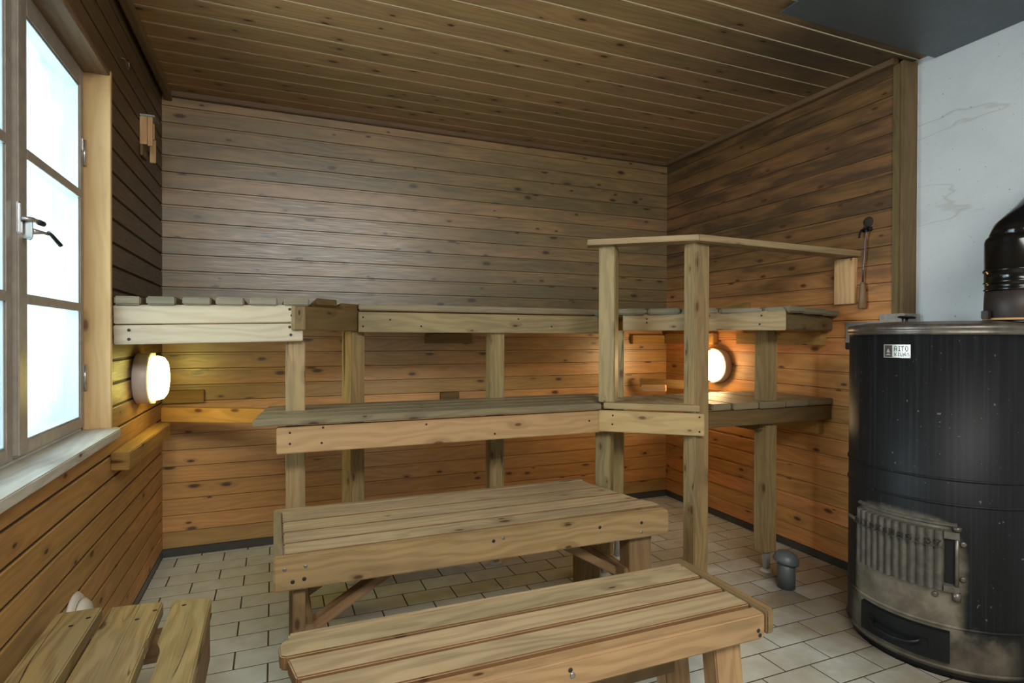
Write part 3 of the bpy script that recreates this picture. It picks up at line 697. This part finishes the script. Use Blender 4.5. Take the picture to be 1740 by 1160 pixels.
B3 = thing('wooden_bench', (-.3, 1.1, 0), 'rough three-plank wooden bench in the lower left corner along the window wall', 'bench', 'low slatted benches on the tiles')
for a, b, yb, m in ((-.470, -.380, 1.655, 'bench_l'), (-.362, -.250, 1.645, 'bench_l'), (-.229, -.143, 1.630, 'bench_l')):
    bm = new()
    if a == -.362: prism(bm, [(a, .5), (b, .5), (b, 1.40), (b-.006, 1.43), (b-.001, 1.45), (b, yb-.012), (a, yb)], ztb-.034, ztb, (0, 1, 0), bev=.003)
    elif a == -.229: prism(bm, [(a+.016, .5), (b, .5), (b, yb-.02), (a, yb+.004), (a, 1.42), (a+.016, 1.37)], ztb-.034, ztb, (0, 1, 0), bev=.003)
    else: box(bm, a, b, .5, yb, ztb-.034, ztb, bev=.003)
    obj('plank', bm, m, B3)
bm = new(); box(bm, -.170, -.145, .52, 1.60, ztb-.15, ztb-.036, g=(0, 1, 0), bev=.003); obj('side_board', bm, 'bench_leg', B3)
for y in (1.53, .62):
    bm = new(); box(bm, -.46, -.172, y, y+.04, ztb-.10, ztb-.036, bev=.003); obj('cross_bar', bm, 'bench_leg', B3)
    for x in (-.44, -.20): bm = new(); box(bm, x-.03, x+.028, y+.0, y+.05, 0, ztb-.10, g=(0, 0, 1), bev=.003); obj('leg', bm, 'bench_leg', B3)
nails(B3, [(-.42, 1.57, ztb), (-.29, 1.55, ztb), (-.26, 1.585, ztb), (-.20, 1.59, ztb), (-.395, 1.60, ztb)], ax='z', r=.005)

# ---------------------------------------------------------------- lamps
def lamp(x, y, z, sgn, label, gm):
    T = thing('bulkhead_lamp', (x, y, z), label, 'lamp', 'round bulkhead lamps under the top bench')
    m = Matrix.Translation((x, y, z)) @ Matrix.Rotation(sgn*math.pi/2, 4, 'Y')
    bm = new(); lathe(bm, [(0, 0), (.098, 0), (.103, .006), (.103, .048), (.098, .054), (.084, .054)], 48, m); b = obj('lamp_base', bm, 'lampbase', T)
    bm = new(); lathe(bm, [(.090, .053), (.091, .075), (.085, .096), (.068, .108), (.040, .113), (0, .114)], 48, m); obj('lamp_glass', bm, gm, T, 'glowing frosted glass')
    for zz in (-.098, .098):
        bm = new(); box(bm, x+sgn*.045, x+sgn*.066, y-.012, y+.012, z+zz-.006, z+zz+.006, bev=.002)
        obj('clip', bm, 'lampbase', b)
lamp(XL(2.74)+.001, 2.742, .930, 1, 'round bulkhead lamp glowing yellow on the left wall beside the window', 'glowL')
lamp(XR(2.77)-.001, 2.770, .934, -1, 'round bulkhead lamp glowing warm white on the right wall behind the tall post', 'glowR')

# ---------------------------------------------------------------- stove
SX, SY, SR = 2.27, 1.34, .305
ST = thing('sauna_stove', (SX, SY, 0), 'big round black steel sauna stove with a ribbed cast-iron fire door and ash drawer', 'stove')
T0 = Matrix.Translation((SX, SY, 0))
bm = new(); lathe(bm, [(0, .022), (SR-.006, .022), (SR, .03), (SR, 1.118), (SR-.01, 1.12), (0, 1.12)], 96, T0); body = obj('body', bm, 'stove', ST)
bm = new(); lathe(bm, [(SR-.03, 0), (SR-.012, 0), (SR-.012, .03), (SR-.03, .03)], 96, T0); obj('plinth', bm, 'drawer', ST)
def ring(z, r=.004, w=.005): return [(SR-.002, z-w), (SR+r, z-w*.5), (SR+r, z+w*.5), (SR-.002, z+w)]
for z in (.646, .566, .172, .036):
    bm = new(); lathe(bm, ring(z), 96, T0); obj('band', bm, 'stove', ST)
bm = new(); lathe(bm, [(SR-.004, 1.112), (SR+.006, 1.114), (SR+.007, 1.122), (SR+.002, 1.126), (SR+.007, 1.131), (SR+.006, 1.140), (SR, 1.147), (SR-.02, 1.151), (SR-.03, 1.151)], 96, T0); obj('rim', bm, 'rim', ST)
bm = new(); lathe(bm, [(SR-.028, 1.150), (SR-.05, 1.156), (.2, 1.160), (0, 1.161)], 96, T0); lid = obj('lid', bm, 'rim', ST)
kx, ky = 2.345, 1.532
bm = new(); tube(bm, [(kx, ky, 1.152), (kx, ky, 1.183)], .005); tube(bm, [(kx-.006, ky+.012, 1.152), (kx-.006, ky+.012, 1.183)], .003); lathe(bm, [(0, 0), (.03, 0), (.032, .003), (.03, .006), (0, .007)], 24, Matrix.Translation((kx, ky, 1.182)) @ Matrix.Rotation(math.radians(6), 4, 'Y')); obj('lid_knob', bm, 'drawer', lid)
# name plate
def arc(r, adeg, z): a = math.radians(adeg); return Vector((SX + r*math.cos(a), SY + r*math.sin(a), z))
bm = new(); shell(bm, SX, SY, SR-.001, SR+.0025, 176.2, 192.5, 1.0335, 1.0805, 12, .001); np_ = obj('name_plate', bm, 'plate', ST, 'metal name plate reading AITO KIUAS')
bm = new(); shell(bm, SX, SY, SR+.002, SR+.0032, 177.0, 181.8, 1.037, 1.077, 4, .0005); obj('emblem_field', bm, 'plate_dark', np_)
bm = new()
t = bmesh.new()
for tri in ((( -1.2, 1.052), (1.2, 1.052), (0, 1.066)), ((-1.9, 1.043), (1.9, 1.043), (0, 1.049))):
    fs = [t.verts.new(arc(SR+.0042, 179.4+a, z)) for a, z in tri]; bs = [t.verts.new(arc(SR+.003, 179.4+a, z)) for a, z in tri]
    t.faces.new(fs); t.faces.new(bs[::-1])
    for i in range(3): t.faces.new((fs[i], bs[i], bs[(i+1) % 3], fs[(i+1) % 3]))
bmesh.ops.recalc_face_normals(t, faces=t.faces); merge(bm, t, Vector((0, 0, 1))); obj('emblem', bm, 'plate', np_)
GL = {'A': ('01110', '10001', '10001', '11111', '10001', '10001'), 'I': ('111', '010', '010', '010', '010', '111'), 'T': ('11111', '00100', '00100', '00100', '00100', '00100'),
      'O': ('01110', '10001', '10001', '10001', '10001', '01110'), 'K': ('10001', '10010', '11100', '11010', '10010', '10001'), 'U': ('10001', '10001', '10001', '10001', '10001', '01110'),
      'S': ('01111', '10000', '01110', '00001', '00001', '11110'), '-': ('000', '000', '111', '000', '000', '000'), '3': ('11110', '00001', '00110', '00001', '00001', '11110'), '7': ('11111', '00001', '00010', '00100', '00100', '00100')}
def letter(ch, a_c, wdeg, z0, h, r, d, bm):
    """one raised letter of small blocks on the curved plate"""
    g = GL[ch]; n = len(g[0]); cw = wdeg/n; rh = h/6
    for j, row in enumerate(g):
        i = 0
        while i < n:
            if row[i] == '1':
                k = i
                while k+1 < n and row[k+1] == '1': k += 1
                shell(bm, SX, SY, r, r+d, a_c - wdeg/2 + i*cw, a_c - wdeg/2 + (k+1)*cw, z0 + h - (j+1)*rh, z0 + h - j*rh, 2, d*.2)
                i = k
            i += 1
def text(s, a0, step, w, z0, h, r, d, name, mat, parent):
    bm = new(); a = a0
    for ch in s:
        if ch != ' ': letter(ch, a, w if ch not in 'I-' else w*.55, z0, h, r, d, bm)
        a += step if ch not in 'I' else step*.8
    return obj(name, bm, mat, parent)
text('AITO', 183.9, 2.3, 1.75, 1.057, .018, SR+.002, .0015, 'lettering', 'plate_dark', np_)
text('KIUAS', 183.9, 1.95, 1.35, 1.040, .012, SR+.002, .0015, 'lettering', 'plate_dark', np_)
# fire door
bm = new(); shell(bm, SX, SY, SR-.001, SR+.008, 156.0, 216.5, .494, .508, 30, .004); obj('door_hood', bm, 'iron', ST)
A0, A1 = 156.2, 210.2; NR = 12
def rib(s):
    k = (s*NR) % 1.0
    return SR + .010 + .013*abs(math.sin(math.pi*k))**.7 * (.45 + .55*k)
bm = new(); shell(bm, SX, SY, SR+.002, SR+.02, A0, A1, .286, .485, 144, .004, rfun=rib); door = obj('fire_door', bm, 'iron', ST, 'ribbed cast-iron fire door reading AITOKIUAS-37')
bm = new(); shell(bm, SX, SY, SR+.012, SR+.0245, A0, A1, .429, .431, 40, .0005); obj('letter_ledge', bm, 'iron', door)
text('AITOKIUAS-37', 158.5, 4.62, 2.9, .433, .020, SR+.018, .008, 'lettering', 'rim', door)
bm = new(); shell(bm, SX, SY, SR+.001, SR+.020, A1, 217.3, .456, .486, 8, .004); obj('hinge', bm, 'iron', door); bm = new(); shell(bm, SX, SY, SR+.001, SR+.020, A1, 217.3, .286, .312, 8, .004); obj('hinge', bm, 'iron', door)
bm = new(); p = arc(SR+.012, 216.3, 0); tube(bm, [(p.x, p.y, .272), (p.x, p.y, .492)], .006); tube(bm, [(p.x, p.y, .262), (p.x, p.y, .290)], .012); tube(bm, [(p.x, p.y, .486), (p.x, p.y, .500)], .012); obj('hinge_pin', bm, 'rim', door)
bm = new(); shell(bm, SX, SY, SR-.001, SR+.004, 210.6, 215.6, .312, .456, 6, .002); obj('door_jamb', bm, 'drawer', ST)
bm = new(); a = [arc(SR+.012, x, .436) for x in (157, 152, 147.5, 146)]; tube(bm, a, .007); obj('door_catch', bm, 'iron', door)
for a_, z in ((219.5, .443), (219.5, .331), (206, .268)):
    bm = new(); q = arc(SR, a_, z); lathe(bm, [(.009, 0), (.009, .004), (.005, .006), (0, .005)], 16, Matrix.Translation(q) @ Matrix.Rotation(math.radians(a_), 4, 'Z') @ Matrix.Rotation(math.pi/2, 4, 'Y')); obj('bolt', bm, 'rim', ST)
bm = new(); shell(bm, SX, SY, SR-.001, SR+.012, 161.3, 213.4, .052, .158, 30, .005); dr = obj('ash_drawer', bm, 'drawer', ST)
bm = new(); pts = [arc(SR+.010, 170.5, .112), arc(SR+.022, 171.5, .104), arc(SR+.034, 175, .097), arc(SR+.036, 186, .092), arc(SR+.034, 194, .097), arc(SR+.022, 198, .104), arc(SR+.010, 199.5, .112)]
tube(bm, pts, .0065); shell(bm, SX, SY, SR+.010, SR+.016, 168.5, 172.5, .098, .124, 4, .002); shell(bm, SX, SY, SR+.010, SR+.016, 197.5, 203.0, .092, .118, 4, .002); obj('drawer_handle', bm, 'drawer', dr)
# flue pipe
PX, PY = 2.262, 1.118
FP = thing('flue_pipe', (PX, PY, 1.16), 'glossy black flue pipe with an elbow rising from the top of the stove', 'pipe')
TP = Matrix.Translation((PX, PY, 0))
bm = new(); lathe(bm, [(.05, 1.1615), (.090, 1.1615), (.090, 1.168), (.05, 1.168)], 40, TP); obj('gasket', bm, 'gasket', FP)
bm = new(); lathe(bm, [(.086, 1.168), (.088, 1.172), (.088, 1.205), (.086, 1.255), (.080, 1.258)], 48, TP); cl = obj('pipe_collar', bm, 'pipe_old', FP)
bm = new(); tube(bm, [(PX-.04, PY-.078, 1.18), (PX-.025, PY-.085, 1.215), (PX-.01, PY-.087, 1.222), (PX+.01, PY-.087, 1.235)], .004); box(bm, PX-.106, PX-.085, PY+.03, PY+.05, 1.165, 1.192, bev=.002); obj('damper_handle', bm, 'pipe_old', cl)
bm = new(); lathe(bm, [(.086, 1.257), (.090, 1.262), (.086, 1.267), (.087, 1.282), (.091, 1.285), (.088, 1.290), (.088, 1.318), (.092, 1.322), (.092, 1.327), (.088, 1.331), (.088, 1.418), (.086, 1.430), (.078, 1.440)], 48, TP); obj('pipe_section', bm, 'pipe', FP)
bm = new(); pts = [(PX, PY, 1.405), (PX+.010, PY-.004, 1.435), (PX+.06, PY-.02, 1.480), (PX+.16, PY-.03, 1.56), (PX+.36, PY-.03, 1.70)]
tube(bm, pts, [.084, .084, .082, .082, .082], 32); obj('pipe_elbow', bm, 'pipe', FP)

# ---------------------------------------------------------------- small things
bm = new(); box(bm, 2.496, 2.582, 1.640, 1.752, 1.150, 1.209, bev=.003)
tag(obj('insulation_block', bm, 'block'), 'pale grey block on the wall corner just above the back edge of the stove', 'block')
WP = thing('wall_plate', (XR(1.84), 1.84, 1.11), 'flat grey metal plate on the wooden wall half hidden behind the stove', 'plate')
bm = new(); box(bm, XR(1.84)-.008, XR(1.84), 1.70, 1.920, 1.080, 1.176, bev=.002); obj('plate', bm, 'boxmetal', WP)
bm = new(); box(bm, XR(1.84)-.006, XR(1.84), 1.70, 1.922, 1.048, 1.081, bev=.002); obj('slot', bm, 'blackp', WP)
PK = thing('stove_poker', (XR(1.82)-.012, 1.82, 1.236), 'thin steel poker with wooden handle hanging on the wall right of the railing', 'poker')
x = XR(1.82)-.016
bm = new(); tube(bm, [(x, 1.829, 1.352), (x, 1.826, 1.42), (x, 1.820, 1.48), (x-.002, 1.817, 1.545), (x-.004, 1.809, 1.575), (x-.005, 1.812, 1.597)], .0036); obj('rod', bm, 'poker', PK)
bm = new(); tube(bm, [(x, 1.829, 1.236), (x, 1.829, 1.24), (x, 1.829, 1.30), (x, 1.829, 1.345), (x, 1.829, 1.352)], [.015, .0185, .016, .012, .009], 10); obj('handle', bm, 'bench_leg', PK)
bm = new(); tube(bm, [(x, 1.829, 1.350), (x, 1.829, 1.358)], .0075); obj('ferrule', bm, 'screw', PK)
HK = thing('iron_hook', (XR(1.82), 1.82, 1.60), 'blackened double iron hook that the poker hangs from', 'hook')
bm = new(); tube(bm, [(XR(1.8), 1.812, 1.60), (x-.012, 1.812, 1.597), (x-.016, 1.812, 1.606)], .004); tube(bm, [(XR(1.8), 1.832, 1.598), (x-.004, 1.834, 1.596), (x-.014, 1.836, 1.575), (x-.016, 1.836, 1.560)], .0045); box(bm, XR(1.8)-.006, XR(1.8)+.0015, 1.795, 1.842, 1.588, 1.608, bev=.002); obj('hook_arms', bm, 'hook', HK)
bm = new(); lathe(bm, [(0, .0), (.024, .0), (.022, .004), (.012, .007), (0, .007)], 24, Matrix.Translation((XR(1.8), 1.815, 1.632)) @ Matrix.Rotation(-math.pi/2, 4, 'Y')); obj('rose', bm, 'soot', HK)
# wooden wall holder on the left wall
HD = thing('wooden_bracket', (XL(2.9), 2.86, 1.93), 'small open wooden thermometer bracket with a grey cap high on the left wall', 'bracket')
X0 = XL(2.86)+.001
bm = new(); prism(bm, [(X0, 2.80), (X0+.055, 2.80), (X0+.055, 2.90), (X0, 2.90)], 2.015, 2.023, bev=.002); obj('cap', bm, 'boxmetal', HD)
bm = new(); prism(bm, [(X0, 2.806), (X0+.026, 2.806), (X0+.026, 2.816), (X0, 2.816)], 1.900, 2.015, (0, 0, 1), bev=.001); prism(bm, [(X0+.028, 2.806), (X0+.046, 2.806), (X0+.046, 2.816), (X0+.028, 2.816)], 1.895, 2.015, (0, 0, 1), bev=.001); obj('side', bm, 'fresh', HD)
bm = new(); prism(bm, [(X0, 2.884), (X0+.040, 2.884), (X0+.040, 2.896), (X0, 2.896)], 1.945, 2.015, (0, 0, 1), bev=.001); prism(bm, [(X0+.020, 2.900), (X0+.042, 2.900), (X0+.042, 2.910), (X0+.020, 2.910)], 1.850, 1.948, (0, 0, 1), bev=.001); obj('side', bm, 'fresh', HD)
bm = new(); box(bm, X0, X0+.010, 2.810, 2.905, 1.855, 2.012, bev=.002); obj('back', bm, 'rail_dark', HD)
WH = new(); pts = [(XL(2.5), 2.50, 2.118), (XL(2.5)+.012, 2.505, 2.117)]
for k in range(9):
    a = math.radians(200 + k*26); pts.append((XL(2.5)+.014, 2.545 + .022*math.cos(a), 2.116 + .018*math.sin(a)))
tube(WH, pts, .0014, 6); tag(obj('wire_hook', WH, 'wire'), 'thin bent wire hook in the left wall above the window corner', 'hook')
# round white vent low on the left wall
m = Matrix.Translation((XL(1.96), 1.955, .288)) @ Matrix.Rotation(math.pi/2, 4, 'Y') @ Matrix.Scale(1.4, 4)
RV = thing('wall_vent', (XL(1.96), 1.955, .288), 'round white plastic vent valve low on the left wall behind the three-plank bench', 'vent')
bm = new(); lathe(bm, [(0, 0), (.062, 0), (.066, .004), (.060, .010), (.050, .012)], 40, m); obj('vent_ring', bm, 'vent', RV)
bm = new(); lathe(bm, [(.030, .008), (.050, .013), (.052, .018), (.044, .026), (.025, .031), (0, .033)], 40, m); obj('vent_disc', bm, 'vent', RV)
# floor vent pipe
VP = thing('floor_vent_pipe', (2.085, 1.885, 0), 'dark grey plastic vent pipe with mushroom cap standing on the tiles by the stove', 'pipe')
bm = new(); lathe(bm, [(0, 0), (.037, 0), (.037, .135), (0, .135)], 40, Matrix.Translation((2.095, 1.885, 0))); obj('pipe', bm, 'pvc', VP)
m = Matrix.Translation((2.090, 1.885, .112)) @ Matrix.Rotation(math.radians(12), 4, (.5, .86, 0)) @ Matrix.Scale(1, 4)
bm = new(); lathe(bm, [(0, .0), (.050, .0), (.054, .004), (.054, .012), (.050, .028), (.038, .042), (.020, .050), (0, .052)], 40, m); obj('cap', bm, 'pvc', VP)
# heat shield under the ceiling
bm = new(); prism(bm, [(1.716, 1.587), (2.598, 1.587), (2.598, .05), (1.700, .05)], 2.292, 2.2955, bev=.001); HSH = tag(obj('heat_shield', bm, 'panel'), 'grey sheet-metal heat shield hanging under the ceiling above the stove', 'panel')
